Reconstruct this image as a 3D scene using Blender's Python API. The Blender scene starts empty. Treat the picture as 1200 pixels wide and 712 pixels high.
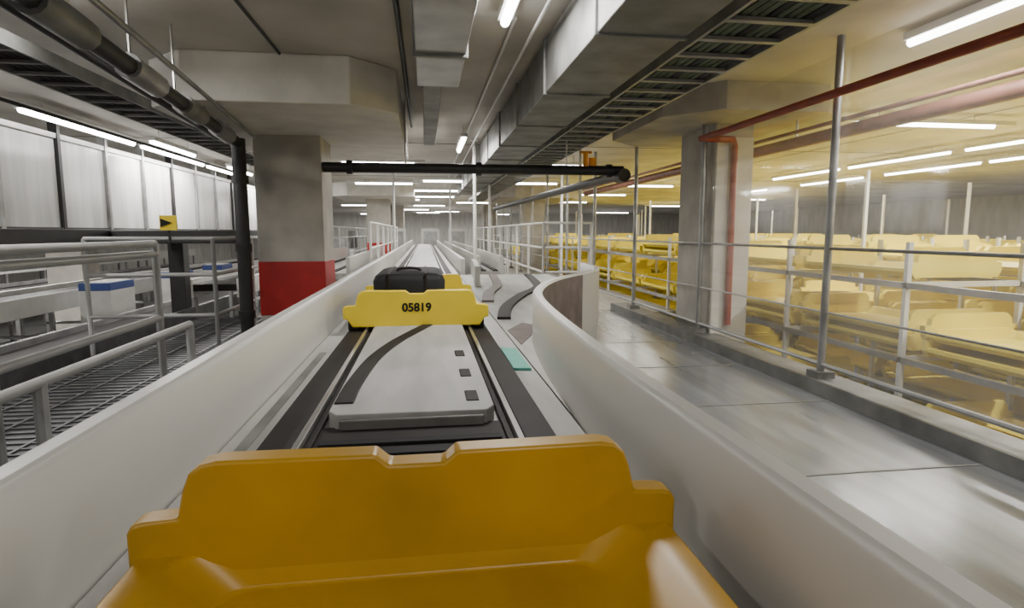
import bpy, bmesh, math, random
from mathutils import Vector, Matrix, noise
random.seed(7)
ZC = 2.7

# ------------------------------------------------------------ materials
def mat(name, col, rough=0.6, metal=0.0, var=0.12, scale=6.0, bump=0.0, emit=None, estr=0.0, stretch=(1,1,1), col2=None, spec=0.5):
    m = bpy.data.materials.new(name); m.use_nodes = True
    nt = m.node_tree; b = nt.nodes["Principled BSDF"]
    b.inputs["Roughness"].default_value = rough
    b.inputs["Metallic"].default_value = metal
    b.inputs["Specular IOR Level"].default_value = spec
    tc = nt.nodes.new("ShaderNodeTexCoord")
    mp = nt.nodes.new("ShaderNodeMapping"); mp.inputs["Scale"].default_value = stretch
    nz = nt.nodes.new("ShaderNodeTexNoise"); nz.inputs["Scale"].default_value = scale
    nz.inputs["Detail"].default_value = 6
    nt.links.new(tc.outputs["Object"], mp.inputs["Vector"])
    nt.links.new(mp.outputs["Vector"], nz.inputs["Vector"])
    rp = nt.nodes.new("ShaderNodeValToRGB")
    c2 = col2 if col2 else tuple(c*(1-var*2) for c in col)
    rp.color_ramp.elements[0].position = 0.3; rp.color_ramp.elements[1].position = 0.7
    rp.color_ramp.elements[0].color = (*c2, 1)
    rp.color_ramp.elements[1].color = (*[min(1, c*(1+var)) for c in col], 1)
    nt.links.new(nz.outputs["Fac"], rp.inputs["Fac"])
    nt.links.new(rp.outputs["Color"], b.inputs["Base Color"])
    if bump > 0:
        bp = nt.nodes.new("ShaderNodeBump"); bp.inputs["Strength"].default_value = bump
        bp.inputs["Distance"].default_value = 0.02
        nt.links.new(nz.outputs["Fac"], bp.inputs["Height"])
        nt.links.new(bp.outputs["Normal"], b.inputs["Normal"])
    if emit:
        b.inputs["Emission Color"].default_value = (*emit, 1)
        b.inputs["Emission Strength"].default_value = estr
    return m

M = dict(
 ceil=mat("concrete_ceiling",(0.54,0.51,0.46),0.8,var=0.12,scale=1.2,bump=0.1),
 conc=mat("concrete",(0.42,0.395,0.35),0.8,var=0.14,scale=2.5,bump=0.15),
 pale=mat("lit_pale_concrete",(0.68,0.655,0.60),0.7,var=0.08,scale=3),  # paler copy of concrete with the lit look in its colour; cabinets share it
 red=mat("red_paint",(0.38,0.010,0.010),0.5,var=0.1),
 curb=mat("white_curb_plastic",(0.50,0.49,0.455),0.30,var=0.06,scale=2.0,stretch=(1,.3,1)),
 deck=mat("deck_plate",(0.40,0.39,0.37),0.4,var=0.14,scale=3,stretch=(3,.5,1)),
 plate=mat("track_plate",(0.36,0.355,0.35),0.45,0.0,var=0.08,scale=5,stretch=(3,.4,1)),
 rubber=mat("black_rubber",(0.016,0.013,0.012),0.65,var=0.2,spec=.3),
 brown=mat("brown_rubber",(0.13,0.10,0.09),0.6,var=0.2),
 steel=mat("steel",(0.55,0.54,0.52),0.3,0.9,var=0.08),
 galv=mat("galvanised_steel",(0.34,0.34,0.335),0.4,0.5,var=0.15,scale=4),
 galvd=mat("dull_galvanised",(0.22,0.22,0.21),0.55,0.4,var=0.2,scale=4),
 floor=mat("grey_walk_floor",(0.21,0.22,0.23),0.24,0.1,var=0.22,scale=2.2,stretch=(3,.35,1)),
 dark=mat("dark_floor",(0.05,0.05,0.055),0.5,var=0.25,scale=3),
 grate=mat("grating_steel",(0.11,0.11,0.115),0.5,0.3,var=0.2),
 lower=mat("lower_floor",(0.30,0.30,0.30),0.35,var=0.2,scale=1.2),
 black=mat("black_pipe",(0.018,0.017,0.016),0.5,var=0.2),
 grey=mat("grey_paint",(0.36,0.36,0.35),0.45,var=0.06),
 white=mat("white_paint",(0.66,0.65,0.62),0.45,var=0.05),
 redpipe=mat("red_pipe",(0.30,0.05,0.025),0.5,var=0.15),
 brpipe=mat("brown_pipe",(0.24,0.10,0.065),0.55,var=0.15),
 tray=mat("green_cable_tray",(0.13,0.16,0.10),0.6,var=0.3,scale=12,stretch=(6,.5,1)),
 yellow_shaded=mat("shaded_yellow_plastic",(0.47,0.26,0.006),0.38,var=0.14,scale=3),  # near tote: same yellow plastic, with its shade painted in as a darker colour
 yellow=mat("yellow_plastic",(0.82,0.61,0.025),0.4,var=0.04,scale=4),
 ybin=mat("yellow_bin_plastic",(0.88,0.73,0.09),0.45,var=0.06,scale=1.5),
 blk=mat("black_fabric",(0.009,0.009,0.010),0.7,var=0.2,spec=.3),
 teal=mat("teal_card",(0.10,0.36,0.29),0.5,var=0.05),
 blue=mat("blue_paint",(0.03,0.07,0.28),0.45,var=0.1),
 panel=mat("frosted_panel",(0.72,0.72,0.71),0.20,var=0.14,scale=1.5,stretch=(1,3,.3)),
 orange=mat("orange_paint",(0.75,0.28,0.02),0.5),
 lamp=mat("lamp_tube",(1,1,1),0.5,emit=(1,0.98,0.94),estr=18.0),
 far=mat("far_wall_panel",(0.66,0.65,0.62),0.7,var=0.10,scale=2.5,stretch=(3,1,.4)),
)
g=bpy.data.materials.new("dusty_polycarbonate"); g.use_nodes=True; nt=g.node_tree; nt.nodes.clear()
o=nt.nodes.new("ShaderNodeOutputMaterial"); tr=nt.nodes.new("ShaderNodeBsdfTransparent"); di=nt.nodes.new("ShaderNodeBsdfTranslucent"); df=nt.nodes.new("ShaderNodeBsdfDiffuse")
gl=nt.nodes.new("ShaderNodeBsdfGlossy"); gl.inputs["Roughness"].default_value=.06
ad=nt.nodes.new("ShaderNodeMixShader"); mx=nt.nodes.new("ShaderNodeMixShader"); m2=nt.nodes.new("ShaderNodeMixShader")
nz=nt.nodes.new("ShaderNodeTexNoise"); nz.inputs["Scale"].default_value=1.5; mr=nt.nodes.new("ShaderNodeMapRange"); mr.inputs[3].default_value=.0; mr.inputs[4].default_value=.12
nt.links.new(nz.outputs["Fac"],mr.inputs[0])
nt.links.new(di.outputs[0],ad.inputs[1]); nt.links.new(df.outputs[0],ad.inputs[2])
nt.links.new(mr.outputs[0],mx.inputs[0]); nt.links.new(tr.outputs[0],mx.inputs[1]); nt.links.new(ad.outputs[0],mx.inputs[2])
m2.inputs[0].default_value=.09; nt.links.new(mx.outputs[0],m2.inputs[1]); nt.links.new(gl.outputs[0],m2.inputs[2]); nt.links.new(m2.outputs[0],o.inputs[0])
M['screen']=g

class MB:
    def __init__(s): s.v=[]; s.f=[]; s.m=[]; s.mats=[]
    def mi(s,m):
        m=M[m]
        if m not in s.mats: s.mats.append(m)
        return s.mats.index(m)
    def box(s,x0,x1,y0,y1,z0,z1,m):
        n=len(s.v); k=s.mi(m)
        s.v+=[(x,y,z) for z in (z0,z1) for y in (y0,y1) for x in (x0,x1)]
        for q in ((0,2,3,1),(4,5,7,6),(0,1,5,4),(2,6,7,3),(0,4,6,2),(1,3,7,5)):
            s.f.append(tuple(n+i for i in q)); s.m.append(k)
    def tube(s,pts,r,m,n=10):
        k=s.mi(m); pts=[Vector(p) for p in pts]; base=len(s.v)
        up=None
        for i,p in enumerate(pts):
            a=pts[max(0,i-1)]; b=pts[min(len(pts)-1,i+1)]; t=(b-a).normalized()
            if up is None:
                up=Vector((0,0,1)) if abs(t.z)<.9 else Vector((1,0,0))
            u=(up-t*up.dot(t)).normalized(); w=t.cross(u); up=u
            for j in range(n):
                an=2*math.pi*j/n; q=p+u*math.cos(an)*r+w*math.sin(an)*r
                s.v.append(tuple(q))
        for i in range(len(pts)-1):
            for j in range(n):
                a=base+i*n+j; b=base+i*n+(j+1)%n
                s.f.append((a,b,b+n,a+n)); s.m.append(k)
        s.f.append(tuple(base+j for j in range(n))[::-1]); s.m.append(k)
        e=base+(len(pts)-1)*n
        s.f.append(tuple(e+j for j in range(n))); s.m.append(k)
    def sweep(s,path,prof,m,ms=None):
        base=len(s.v); n=len(prof)
        for i,p in enumerate(path):
            a=Vector(path[max(0,i-1)][:2]); b=Vector(path[min(len(path)-1,i+1)][:2]); t=(b-a).normalized()
            r=Vector((t.y,-t.x))
            for o,z in prof: s.v.append((p[0]+r.x*o,p[1]+r.y*o,z+(p[2] if len(p)>2 else 0)))
        for i in range(len(path)-1):
            for j in range(n):
                a=base+i*n+j; b=base+i*n+(j+1)%n
                s.f.append((a,a+n,b+n,b)); s.m.append(s.mi(ms[j] if ms else m))
        s.f.append(tuple(base+j for j in range(n))); s.m.append(s.mi(m))
        e=base+(len(path)-1)*n
        s.f.append(tuple(e+j for j in range(n))[::-1]); s.m.append(s.mi(m))
    def prism(s,out,axis,a0,a1,m):
        n=len(out); base=len(s.v); k=s.mi(m)
        for a in (a0,a1):
            for p in out:
                s.v.append((p[0],a,p[1]) if axis=='y' else (p[0],p[1],a))
        for j in range(n):
            b=(j+1)%n
            s.f.append((base+j,base+b,base+n+b,base+n+j)); s.m.append(k)
        s.f.append(tuple(base+j for j in range(n))[::-1]); s.m.append(k)
        s.f.append(tuple(base+n+j for j in range(n))); s.m.append(k)
    def rings(s,rs,m,cap=True):
        base=len(s.v); n=len(rs[0]); k=s.mi(m)
        for r in rs: s.v+=r
        for i in range(len(rs)-1):
            for j in range(n):
                a=base+i*n+j; b=base+i*n+(j+1)%n
                s.f.append((a,b,b+n,a+n)); s.m.append(k)
        if cap:
            s.f.append(tuple(base+j for j in range(n))[::-1]); s.m.append(k)
            e=base+(len(rs)-1)*n
            s.f.append(tuple(e+j for j in range(n))); s.m.append(k)
    def build(s,name,bevel=0,smooth=False,parent=None,seg=2):
        me=bpy.data.meshes.new(name)
        me.from_pydata([(x,y,z+ZC) for x,y,z in s.v],[],s.f)
        for m in s.mats: me.materials.append(m)
        for p,i in zip(me.polygons,s.m): p.material_index=i
        bm=bmesh.new(); bm.from_mesh(me); bmesh.ops.recalc_face_normals(bm,faces=bm.faces); bm.to_mesh(me); bm.free()
        o=bpy.data.objects.new(name,me); bpy.context.collection.objects.link(o)
        if bevel:
            b=o.modifiers.new("bevel","BEVEL"); b.width=bevel; b.segments=seg; b.limit_method='ANGLE'; b.angle_limit=math.radians(40)
        if smooth:
            for p in me.polygons: p.use_smooth=True
            try: me.set_sharp_from_angle(angle=math.radians(40))
            except Exception: pass
        if parent: o.parent=parent
        return o

def cr(pts,n=8):
    out=[]; P=[pts[0]]+list(pts)+[pts[-1]]
    for i in range(1,len(P)-2):
        for k in range(n):
            t=k/n; q=[]
            for d in range(len(pts[0])):
                a,b,c,e=P[i-1][d],P[i][d],P[i+1][d],P[i+2][d]
                q.append(.5*((2*b)+(c-a)*t+(2*a-5*b+4*c-e)*t*t+(3*b-a-3*c+e)*t**3))
            out.append(tuple(q))
    out.append(tuple(pts[-1])); return out

# ------------------------------------------------------------ shell
CE=1.4
m=MB(); m.box(-14,22,-3,46,CE,CE+.2,'ceil')
m.build("ceiling")
m=MB()
for y in (3.0,9.8,15.5,22): m.box(-14,22,y,y+.02,CE-.006,CE,'galvd')
for x in (-5.5,1.9,6.6): m.box(x,x+.02,-3,46,CE-.006,CE,'galvd')
m.build("trim_1")
m=MB(); m.box(-14,22,-3,46,-2.85,-2.7,'lower'); m.build("floor")
m=MB(); m.box(-14,22,46,46.2,-2.7,CE,'far'); m.build("wall_back")
m=MB(); m.box(-14.2,-14,-3,46,-2.7,CE,'far'); m.build("wall_left")
m=MB(); m.box(22,22.2,-3,46,-2.7,CE,'far'); m.build("wall_right")
FX=2.98
m=MB(); m.box(.62,FX+.16,-1.5,9.0,-1.3,-1.2,'floor')
for i in range(9): m.box(.62,FX-.12,-1+i*1.2,-.985+i*1.2,-1.2,-1.197,'galvd')
m.box(FX-.12,FX+.16,-1.5,9,-1.2,-1.10,'galvd')
m.build("raised_walkway")
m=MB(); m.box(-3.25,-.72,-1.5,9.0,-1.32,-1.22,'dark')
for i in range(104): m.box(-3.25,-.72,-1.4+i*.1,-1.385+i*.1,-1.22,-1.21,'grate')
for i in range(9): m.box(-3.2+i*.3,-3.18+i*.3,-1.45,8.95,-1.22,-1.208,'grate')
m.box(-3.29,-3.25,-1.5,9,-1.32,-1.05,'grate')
m.build("grating_walkway")
m=MB()
m.box(-2.6,4,9.0,40,-1.35,-1.25,'deck')
m.build("mezzanine_floor")

# ------------------------------------------------------------ track
TC=-.05
path=cr([(TC,-1.5),(TC,8),(TC,12),(TC,18),(TC,30)],10)
m=MB()
m.sweep(path,[(-.55,-.72),(-.55,-.63),(.54,-.63),(.54,-.72)],'deck')
for s in (-1,1):
    a,b=sorted((s*.43,s*.335))
    m.sweep(path,[(a,-.63),(a,-.605),(b,-.605),(b,-.63)],'rubber')
    a,b=sorted((s*.327,s*.308))
    m.sweep(path,[(a,-.63),(a,-.592),(b,-.592),(b,-.63)],'steel')
    a,b=sorted((s*.303,s*.285))
    m.sweep(path,[(a,-.63),(a,-.61),(b,-.61),(b,-.63)],'rubber')
m.sweep([(TC,-1),(TC,3.2)],[(-.51,-.63),(-.51,-.626),(-.475,-.626),(-.475,-.63)],'galvd')
m.box(TC-.29,TC+.29,-1.2,1.92,-.632,-.622,'rubber')
for i in range(8):
    m.box(TC-.27,TC+.27,1.1+i*.09,1.14+i*.09,-.622,-.612,'blk')
m.build("conveyor_track",bevel=.003)
m=MB()
m.prism([(TC-.27,1.95),(TC-.24,1.9),(TC+.24,1.9),(TC+.27,1.95),(TC+.27,30),(TC-.27,30)],'z',-.63,-.575,'plate')
arc=cr([(-.285,2.02),(-.28,2.3),(-.245,2.75),(-.17,3.15),(-.07,3.5),(.04,3.85)],8)
m.sweep(arc,[(-.03,-.58),(-.03,-.569),(.035,-.569),(.035,-.58)],'rubber')
for y in (2.0,2.35,2.75): m.box(.13,.175,y,y+.13,-.58,-.571,'rubber')
m.box(TC-.23,TC+.23,1.885,1.9,-.625,-.59,'galvd')
m.build("drive_plate",bevel=.006)

m=MB()
LX=-.605
m.sweep(cr([(LX,-1.5),(LX,6),(LX,12),(LX,30)],8),[(.0,-.70),(-.005,-.385),(-.02,-.365),(-.065,-.365),(-.08,-.385),(-.08,-1.22),(.0,-1.22)],'curb')
m.build("white_curb_wall",bevel=.006,smooth=True)
m=MB()
rp=[(.49,-1.5),(.49,0),(.485,1.2),(.50,2.0),(.545,2.8),(.62,3.45),(.75,3.95),(.93,4.4),(1.14,4.78),(1.36,5.12),(1.56,5.5),(1.7,6.0),(1.78,6.8)]
P=cr(rp,8)
prof=[(0,-.62),(0,-.36),(.012,-.345),(.045,-.345),(.058,-.36),(.058,-1.19),(0,-1.19)]
ms=['curb','curb','curb','curb','brown','curb','curb']
k=[i for i,p in enumerate(P) if p[1]>2.9][0]
k2=[i for i,p in enumerate(P) if p[1]>4.95][0]
m.sweep(P[:k+1],prof,'curb'); m.sweep(P[k:k2+1],prof,'curb',ms); m.sweep(P[k2:],prof,'curb')
m.build("curved_curb_wall",smooth=True)
m=MB()
pts=[(.50,2.0),(.54,2.7)]+[(p[0],p[1]) for p in P if 2.9<p[1]<=6.8]+[(1.85,9.0),(.50,9.0)]
m.prism(pts,'z',-.70,-.635,'deck')
m.build("merge_deck")
m=MB()
c1=cr([(.56,4.3),(.68,5.0),(.95,5.9),(1.3,6.9),(1.5,8.8)],8)
m.sweep(c1,[(-.05,-.635),(-.05,-.615),(.05,-.615),(.05,-.635)],'rubber')
c2=cr([(.56,5.4),(.66,6.2),(.85,7.1),(.98,8.8)],8)
m.sweep(c2,[(-.06,-.635),(-.06,-.615),(.05,-.615),(.05,-.635)],'brown')
c3=cr([(.60,7.0),(.63,7.6),(.68,8.3),(.7,8.95)],8)
m.sweep(c3,[(-.03,-.63),(-.03,-.40),(.03,-.40),(.03,-.63)],'curb')
m.sweep([(.56,9.1),(.56,30)],[(-.03,-1.2),(-.03,-.40),(.03,-.40),(.03,-1.2)],'curb')
m.prism([(.53,3.3),(.64,3.6),(.74,4.0),(.66,4.1),(.52,3.8)],'z',-.637,-.63,'brown')
m.build("merging_conveyor",smooth=True)
m=MB(); m.prism([(.39,2.66),(.47,2.64),(.47,3.12),(.39,3.16)],'z',-.63,-.617,'teal'); m.build("teal_card")

# ------------------------------------------------------------ totes
def rrect(hx,y0,y1,z,cx,r=.06,n=4):
    out=[]
    for (cx_,cy_,a0) in ((cx+hx-r,y1-r,0),(cx-hx+r,y1-r,90),(cx-hx+r,y0+r,180),(cx+hx-r,y0+r,270)):
        for i in range(n+1):
            a=math.radians(a0+90*i/n); out.append((cx_+r*math.cos(a),cy_+r*math.sin(a),z))
    return out
def head_outline(cx,zb,lo=False):
    h=[(.0,.224),(.045,.224),(.066,.243),(.31,.245),(.335,.240),(.352,.226),(.362,.20),(.372,.155),(.425,.152),(.440,.148),(.447,.135),(.447,.075),(.42,.065),(.39,.02)]
    if lo: h=[(.0,.24),(.33,.24),(.37,.20),(.375,.15),(.43,.145),(.43,.07),(.40,.02)]
    right=[(cx+x,zb+z) for x,z in h]; left=[(cx-x,zb+z) for x,z in h[::-1] if x>0]
    return right+left
def tote(mb,cx,y0,y1,zb,c,lo=False):
    n=1 if lo else 5
    rs=[rrect(.36,y0+.05,y1-.05,zb+.02,cx,n=n),rrect(.40,y0+.02,y1-.02,zb+.06,cx,n=n),rrect(.435,y0+.005,y1-.005,zb+.065,cx,n=n),
        rrect(.435,y0+.005,y1-.005,zb+.095,cx,n=n),rrect(.385,y0+.045,y1-.045,zb+.095,cx,n=n),rrect(.31,y0+.055,y1-.055,zb+.035,cx,n=n)]
    mb.rings(rs,c)
    mb.prism(head_outline(cx,zb,lo),'y',y1-.05,y1,c)
    mb.prism(head_outline(cx,zb,lo),'y',y0,y0+.05,c)
    if not lo:
        for s in (-1,1):
            for y in (y0+.02,y1-.2):
                a,b=sorted((cx+s*.36,cx+s*.42)); mb.box(a,b,y,y+.16,zb,zb+.06,'rubber')
def tote_obj(cx,y0,y1,mt,label=None):
    root=bpy.data.objects.new("yellow_tote",None); bpy.context.collection.objects.link(root)
    mb=MB(); tote(mb,cx,y0,y1,-.6,mt); mb.build("tub",bevel=.008,smooth=True,parent=root,seg=3)
    if label:
        cu=bpy.data.curves.new("label","FONT"); cu.body=label; cu.size=.072; cu.extrude=.001; cu.align_x='CENTER'; cu.offset=.0025
        t=bpy.data.objects.new("number_label",cu); bpy.context.collection.objects.link(t)
        t.location=(cx+.0,y0-.002,-.6+.115+ZC); t.rotation_euler=(math.radians(90),0,0); t.parent=root
        cu.materials.append(M['blk'])
    return root
tote_obj(-.02,-.48,1.0,'yellow_shaded')
tote_obj(-.06,3.72,5.18,'yellow',"05819")
m=MB()
rs=[]
for z,hx,ins in ((-.545,.20,.03),(-.53,.225,.0),(-.32,.235,.0),(-.285,.22,.02),(-.272,.18,.05)):
    rs.append(rrect(hx,3.95+ins,4.85-ins,z,-.11,r=.05))
m.rings(rs,'blk')
m.box(-.25,-.235,3.945,4.855,-.5,-.268,'rubber'); m.box(-.01,.005,3.945,4.855,-.5,-.268,'rubber')
m.tube(cr([(-.20,4.3,-.28),(-.19,4.3,-.258),(-.12,4.3,-.25),(-.05,4.3,-.258),(-.04,4.3,-.28)],4),.01,'rubber')
m.build("black_suitcase",smooth=True)

# ------------------------------------------------------------ pillars
def pillar(x0,x1,y0,y1,zb,front=None,band=None,cap=None,c=.45,cz=1.02,name="concrete_pillar"):
    m=MB()
    m.box(x0,x1,y0,y1,zb,CE,'conc')
    if band: m.box(x0-.004,x1+.004,y0-.004,y1+.004,band[0],band[1],'red')
    if front: m.box(x0+.01,x1+.004,y0-.01,y0,zb,1.0,front)  # paler sheet paints the light falling on this face
    if cap:
        cx0,cx1,cy0,cy1=cap
        o=[(cx0+c,cy0),(cx1-c,cy0),(cx1,cy0+c),(cx1,cy1-c),(cx1-c,cy1),(cx0+c,cy1),(cx0,cy1-c),(cx0,cy0+c)]
        m.prism(o,'z',cz,CE,'pale' if x0<0 else 'conc')  # left capitals get the paler concrete, their lit look painted in
    m.build(name,bevel=.012)
pillar(-1.78,-1.09,6.75,7.45,-2.7,band=(-.90,-.31),cap=(-2.22,-.22,5.1,9.1),c=.36)
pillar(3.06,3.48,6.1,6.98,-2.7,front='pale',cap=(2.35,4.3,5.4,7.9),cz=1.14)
pillar(3.1,3.8,19,19.7,-1.25,cap=(2.2,4.7,17.7,21))
pillar(-1.78,-1.09,19,19.7,-1.25,band=(-.92,-.32),cap=(-2.6,-.3,17.4,21))
pillar(-8,-7.3,14,14.7,-2.7); pillar(3.1,3.8,32,32.7,-1.25); pillar(-1.8,-1.1,32,32.7,-1.25)

# ------------------------------------------------------------ ceiling services
m=MB(); m.box(-.04,.25,-.5,4.4,1.02,1.36,'galv')
for y in (1.2,2.4,3.6): m.box(-.055,.265,y,y+.04,1.0,1.37,'galvd')
m.box(0,.14,4.4,7.6,1.06,1.32,'galvd'); m.build("ventilation_duct",bevel=.006)
m=MB(); m.box(.86,1.32,-.5,16,.98,1.34,'galvd')
for i in range(12): m.box(.845,1.335,.4+i*1.3,.44+i*1.3,.968,1.355,'galvd')
m.build("air_duct",bevel=.006)
m=MB()
m.box(1.42,1.44,-.5,20,1.0,1.09,'galv'); m.box(1.88,1.90,-.5,20,1.0,1.09,'galv')
for i in range(70): m.box(1.44,1.88,-.4+i*.29,-.36+i*.29,1.0,1.02,'galv')
for i in range(9): m.tube([(1.47+i*.047,-.5,1.04),(1.47+i*.047,20,1.04)],.021,'tray' if i%4 else 'black',6)
for i in range(8):
    for x in (1.43,1.89): m.tube([(x,1+i*2.4,1.05),(x,1+i*2.4,1.4)],.008,'steel',6)
m.build("cable_tray")
m=MB()
m.box(-2.80,-2.78,-.5,14,1.08,1.17,'galvd'); m.box(-2.42,-2.40,-.5,14,1.08,1.17,'galvd')
for i in range(48): m.box(-2.78,-2.42,-.4+i*.3,-.36+i*.3,1.08,1.10,'galvd')
for i in range(6): m.tube([(-2.75+i*.06,-.5,1.12),(-2.75+i*.06,14,1.12)],.022,'black',6)
m.build("cable_tray")
m=MB(); m.tube([(.72,-.5,1.3),(.72,20,1.3)],.012,'white'); m.tube([(-.15,-.5,1.35),(-.15,8,1.35)],.018,'black'); m.tube([(-1.1,1,1.38),(-1.1,5.05,1.38)],.012,'black')
m.tube([(.6,4,1.37),(.6,30,1.37)],.012,'white'); m.build("ceiling_conduit",smooth=True)
m=MB()
m.tube([(2.84,-.5,.96),(2.84,5.0,.96),(2.84,6.0,.96)],.032,'redpipe'); m.tube([(2.84,5.95,.96),(3.2,6.0,.96),(3.24,6.04,.9),(3.24,6.04,-1.0)],.035,'redpipe')
m.build("red_sprinkler_pipe",smooth=True)
m=MB(); m.tube([(3.78,-.5,.91),(3.78,14,.91)],.06,'brpipe'); m.tube([(3.98,-.5,.96),(3.98,14,.96)],.02,'black')
m.tube([(3.6,-.5,.97),(3.6,14,.97)],.02,'brpipe')
for i in range(6): m.tube([(3.78,1+i*2.4,.95),(3.78,1+i*2.4,1.4)],.012,'steel')
m.build("brown_water_pipe",smooth=True)
m=MB()
A=Vector((-1.46,-.5,.91)); B=Vector((-1.5,2.6,.91)); C=Vector((-1.88,6.6,.91))
m.tube([A,B,C],.05,'black')
for i in range(4):
    p=B+(C-B)*(.02+i*.25); q=B+(C-B)*(.14+i*.25); m.tube([p,q],.072,'galv' if i%2 else 'galvd',12)
m.tube([(-1.46,.5,.91),(-1.48,1.4,.91)],.072,'galv',12)
m.tube([(-1.66,-.5,.96),(-1.7,2.6,.96),(-2.08,6.6,.96)],.03,'black'); m.tube([(-1.3,-.5,.97),(-1.34,2.6,.97),(-1.72,6.6,.97)],.016,'galv')
m.tube([(-3.0,-.5,.95),(-3.0,11,.95)],.015,'black')
for i in range(5):
    p=B+(C-B)*(.2*i+.08); m.tube([(p.x,p.y,.95),(p.x,p.y,1.4)],.008,'steel',6)
m.tube([(-1.88,6.6,-2.7),(-1.88,6.6,.95)],.07,'black',12)
for z in (-.2,.5,-.9): m.tube([(-1.88,6.6,z),(-1.88,6.6,z+.08)],.085,'black',12)
m.build("insulated_pipe_run",smooth=True)
m=MB()
m.tube([(-1.09,6.82,.70),(2.26,6.75,.70)],.055,'black',14)
for x in (-.2,1.6): m.tube([(x,6.77,.70),(x,6.77,1.4)],.01,'steel')
for x in (-.8,.6,2.1): m.tube([(x-.03,6.78,.7),(x+.03,6.78,.7)],.075,'black',14)
m.tube([(2.26,6.72,.66),(2.2,8.5,.66),(1.95,17,.66)],.055,'black',14); m.tube([(2.23,6.6,.64),(2.23,6.82,.64)],.075,'black',14)
m.build("black_fire_main",smooth=True)
m=MB()
m.tube([(1.82,6.75,.74),(1.82,6.75,.90)],.03,'orange'); m.tube([(1.75,6.75,.90),(1.89,6.75,.90)],.015,'orange'); m.tube([(1.9,6.75,.75),(1.9,6.75,.84)],.045,'orange')
m.build("orange_valve",smooth=True)

# ------------------------------------------------------------ fence & rails
m=MB()
for i in range(14):
    y=4.1+i*2.1 if i<13 else 2.0
    zb=-1.1 if y<9 else -1.25
    m.tube([(FX,y,zb),(FX,y,CE)],.028,'galv',10)
    m.box(FX-.07,FX+.07,y-.07,y+.07,zb,zb+.05,'galvd')
for z,r in ((-.12,.012),(-1.0,.018),(-.6,.008)): m.tube([(FX,-1.5,z),(FX,30,z)],r,'galv',8)
m.box(FX+.035,FX+.040,-1.4,6.05,-1.05,1.3,'screen')
m.build("glazed_fence",smooth=True)
def rail(name,pts,zf,hs,r=.022,sp=1.4,mt='grey'):
    m=MB()
    for h in hs: m.tube([(x,y,zf+h) for x,y in pts],r,mt,10)
    for (x0,y0),(x1,y1) in zip(pts[:-1],pts[1:]):
        L=math.hypot(x1-x0,y1-y0); n=max(1,round(L/sp))
        for i in range(n+1):
            t=i/n; m.tube([(x0+(x1-x0)*t,y0+(y1-y0)*t,zf),(x0+(x1-x0)*t,y0+(y1-y0)*t,zf+max(hs))],r*1.1,mt,8)
    m.build(name,smooth=True)
rail("guard_rail",[(-2.12,-.6),(-2.12,5.1)],-1.21,(.53,1.04,1.12),r=.028,sp=1.9)
rail("guard_rail",[(-1.75,-.6),(-1.75,4.7)],-1.21,(.53,),r=.028,sp=1.6)
rail("guard_rail",[(-3.2,6.2),(-2.05,6.2),(-2.05,8.8)],-1.21,(.4,.8,1.15),r=.02)
rail("guard_rail",[(-.85,9.6),(-.85,18.5)],-1.25,(.6,1.0,1.4),r=.02,sp=1.6,mt='white')
rail("guard_rail",[(2.7,9.6),(1.9,9.6),(1.9,24)],-1.25,(.6,1.0,1.4),r=.02,sp=1.5,mt='white')
rail("guard_rail",[(-2.4,9.2),(-2.4,26)],-1.25,(.6,1.1,1.4),r=.02,sp=1.7,mt='grey')
for x,y in ((.76,9.3),(-.7,14),(1.38,13),(.66,16),(2.4,9.2),(2.75,12)):
    m=MB(); m.tube([(x,y,-1.25),(x,y,CE)],.028,'white'); m.box(x-.06,x+.06,y-.06,y+.06,CE-.02,CE,'white'); m.box(x-.06,x+.06,y-.06,y+.06,-1.25,-1.23,'white'); m.build("support_post",smooth=True)
m=MB(); m.box(-3.5,-3.3,-1,16,-.12,.03,'black'); m.box(-3.5,-3.3,8.8,9,-2.7,-.12,'black'); m.box(-3.5,-3.3,3.9,4.1,-2.7,-.12,'black')
m.box(-3.3,-1.98,6.9,7.02,-.12,.02,'black')
m.build("dark_steel_beam",bevel=.01)
m=MB(); m.box(-2.50,-2.35,6.15,6.17,.02,.16,'yellow'); m.tube([(-2.43,6.18,-.1),(-2.43,6.18,.05)],.012,'black'); m.prism([(-2.49,.05),(-2.39,.09),(-2.49,.13)],'y',6.14,6.15,'blk'); m.build("yellow_warning_sign")

WX=-4.4
m=MB()
for i in range(18):
    y=1.5+i*1.1
    m.box(WX-.02,WX,y+.04,y+1.06,.06,1.12,'panel')
    m.box(WX-.06,WX+.04,y-.03,y+.03,-.1,CE,'galv' if i%3 else 'black')
m.box(WX-.05,WX+.03,1.5,21.3,1.12,1.18,'galv'); m.box(WX-.05,WX+.03,1.5,21.3,-.1,.06,'black')
m.build("window_1")
def conv(x0,x1,y0,y1,z,mt='white'):
    m=MB(); m.box(x0,x0+.05,y0,y1,z-.2,z+.08,mt); m.box(x1-.05,x1,y0,y1,z-.2,z+.08,mt); m.box(x0+.05,x1-.05,y0,y1,z-.1,z,'rubber')
    n=int((y1-y0)/1.5)
    for i in range(n+1):
        y=y0+.1+i*(y1-y0-.3)/max(1,n)
        for x in (x0,x1-.06): m.box(x,x+.06,y,y+.06,-2.7,z-.2,'galv')
        m.box(x0,x1,y,y+.04,z-.6,z-.55,'galv')
    m.build("baggage_conveyor",bevel=.01)
conv(-4.6,-3.8,2,20,-1.3,'galv'); conv(-6.6,-5.6,2,24,-1.0,'white'); conv(-9.2,-8.3,3,24,-1.2,'galv'); conv(-11,-10,4,28,-.8)
conv(-3.4,-2.7,9.2,16,-.75,'white')
m=MB()
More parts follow.
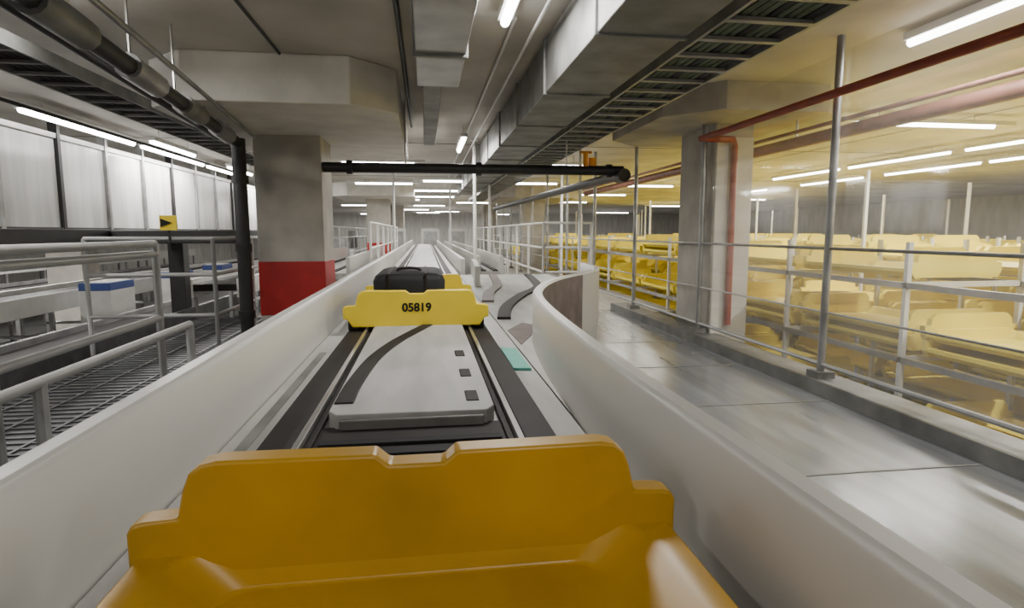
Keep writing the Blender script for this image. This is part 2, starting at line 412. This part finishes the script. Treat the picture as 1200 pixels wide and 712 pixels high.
for i in range(3):
    y=10+i*2.6; m.box(-5.3,-4.85,y,y+.8,-.9,-.78,'blue'); m.box(-5.25,-4.9,y+.05,y+.75,-.79,-.77,'white')
    m.box(-5.3,-4.85,y,y+.8,-2.7,-.9,'white')
m.build("blue_control_cabinet",bevel=.02)
def curbs(x0,x1,y0,y1,z,h=.25):
    m=MB(); m.box(x0,x0+.06,y0,y1,-1.25,z+h,'curb'); m.box(x1-.06,x1,y0,y1,-1.25,z+h,'curb'); m.box(x0+.06,x1-.06,y0,y1,z-.1,z,'deck')
    for f in (.25,.7): m.box(x0+(x1-x0)*f-.04,x0+(x1-x0)*f+.04,y0,y1,z,z+.02,'rubber')
    m.build("tote_lane")
curbs(.85,1.3,10,28,-.65); curbs(-2.2,-1.2,9.8,17,-.65)
m=MB()
for i in range(22):
    x=random.choice([random.uniform(-6,-3.6),random.uniform(-6,-3.6),3.3]); y=random.uniform(28,42); w=random.uniform(.3,.8); h=random.uniform(.4,1.4)
    m.box(x,x+w,y,y+.6,-1.25,-1.25+h,random.choice(['white','galv','grey','pale']))
    m.box(x+.05,x+w-.05,y-.02,y,-1.15,-1.3+h,random.choice(['white','galv','grey']))
for x in (-1.9,-.2,1.2): m.box(x,x+.9,31,31.6,-1.25,.2,'white'); m.box(x+.1,x+.8,30.98,31,-1.1,.05,'galv')
m.build("machine_cabinets")

# ------------------------------------------------------------ tote storage on the right
m=MB()
for li,zb in enumerate((-.40,-1.02,-1.64,-2.26)):
    for xi in range(9):
        for yi in range(17):
            if random.random()<(.2 if li==0 else .06): continue
            x=4.45+xi*1.08+random.uniform(-.04,.04); y=1.2+yi*1.62+random.uniform(-.05,.05)
            tote(m,x,y,y+1.46,zb,'ybin',lo=True)
            if random.random()<(.15 if li==0 else .6):
                tote(m,x+random.uniform(-.03,.03),y+.04,y+1.50,zb+.12,'ybin',lo=True)
m.build("stored_yellow_totes")
m=MB()
for xi in range(10):
    x=3.91+xi*1.08
    for yi in range(18): m.box(x-.02,x+.02,1.12+yi*1.62,1.16+yi*1.62,-2.7,-.08 if (xi+yi*2)%5 or xi<2 else .85,'white')
    for zb in (-.40,-1.02,-1.64,-2.26):
        m.box(x-.02,x+.02,1,29.4,zb-.06,zb-.01,'galv')
for yi in range(18):
    for zb in (-.40,-1.02,-1.64,-2.26): m.box(3.91,13.63,1.13+yi*1.62,1.16+yi*1.62,zb-.05,zb-.005,'white')
m.build("storage_rack")

# ------------------------------------------------------------ lamps
def lamp(x,y,z,L=1.25,along='y',W=25,w=.07,col=(1,.975,.93)):
    W*=.9
    m=MB(); hx,hy=(w/2,L/2) if along=='y' else (L/2,w/2)
    m.box(x-hx*1.3,x+hx*1.3,y-hy*1.02,y+hy*1.02,z+.03,z+.08,'white')
    if along=='y': m.tube([(x,y-hy,z+.015),(x,y+hy,z+.015)],w*.42,'lamp',10)
    else: m.tube([(x-hx,y,z+.015),(x+hx,y,z+.015)],w*.42,'lamp',10)
    for s in (-1,1):
        px,py=(x,y+s*hy*.7) if along=='y' else (x+s*hx*.7,y)
        if CE-z>.1: m.tube([(px,py,z+.07),(px,py,CE)],.006,'steel',6)
    o=m.build("ceiling_tube_lamp",smooth=True)
    if W>0:
        ld=bpy.data.lights.new("tube_light","AREA"); ld.shape='RECTANGLE'; ld.size=hx*2; ld.size_y=hy*2; ld.energy=W; ld.color=col
        lo=bpy.data.objects.new("tube_light",ld); bpy.context.collection.objects.link(lo); lo.location=(x,y,z-.03+ZC); lo.parent=o
lamp(.52,3.3,1.30,W=50); lamp(3.38,3.3,1.30,W=48); lamp(-2.12,3.45,1.30,W=42)
lamp(.45,-1.2,1.30,W=32); lamp(-2.3,-.8,1.3,W=25); lamp(3.3,-.8,1.3,W=35)
lamp(.52,8.6,1.2,W=60); lamp(2.3,11,1.2,W=75,along='x'); lamp(.6,14,1.15,W=85,along='x'); lamp(-.8,11,1.2,W=60,along='x')
for x,y,W in ((.4,18,95),(.3,21,0),(-1.0,15.5,0),(-.9,23,95),(2.0,25,95),(.2,28,95),(-.5,33,150),(1.3,36,150),(2.6,15,0),(.2,38,0),(-3.5,41,300),(5,41,300),(-3,28,110)): lamp(x,y,1.2,L=1.4,along='x',W=W)
for y,W in ((5.0,65),(8.2,0),(10.9,120),(13.6,0),(17,120)): lamp(-4.1,y,1.24,L=2.4,w=.09,W=W)
for y in (9,12): lamp(-3.4,y,1.12,L=1.4,W=0)
for y in (4,10,16): lamp(-7.5,y,1.2,L=2.4,W=150)
for y,W in ((7.2,160),(9.8,0),(12.4,150),(16,0)): lamp(8.3,y,1.25,L=2.3,W=W)
for y,W in ((8.5,0),(11,0),(14,130),(18,130)): lamp(10.1,y,1.25,L=2.3,W=W)
for y in (2.4,): lamp(5.6,y,1.25,L=2.2,W=170)
for y,W in ((6.5,130),(16,110),(20,0),(25,110)): lamp(5.9,y,1.25,L=1.8,W=W,along='x')
for y in (22,28,38): lamp(12,y,1.25,L=2.3,W=220,along='x')
for y in (6,11): lamp(13.8,y,1.25,L=2.3,W=130)
lamp(18.5,14,1.25,L=2.3,W=220)
for y in (6,12): lamp(-7.2,y,-.25,L=1.6,W=60)

w=bpy.data.worlds.new("World"); bpy.context.scene.world=w; w.use_nodes=True
w.node_tree.nodes["Background"].inputs[0].default_value=(.93,.91,.86,1); w.node_tree.nodes["Background"].inputs[1].default_value=.3

# ------------------------------------------------------------ camera
cam=bpy.data.cameras.new("Camera"); co=bpy.data.objects.new("Camera",cam); bpy.context.collection.objects.link(co)
cam.lens=21; cam.sensor_width=36; cam.clip_start=.02
yaw=math.radians(8.2); p=math.radians(6.84)
F=Vector((math.sin(yaw)*math.cos(p),math.cos(yaw)*math.cos(p),-math.sin(p))); R=Vector((math.cos(yaw),-math.sin(yaw),0)); U=R.cross(F)
co.matrix_world=Matrix(((R.x,U.x,-F.x,0),(R.y,U.y,-F.y,0),(R.z,U.z,-F.z,ZC),(0,0,0,1)))
bpy.context.scene.camera=co
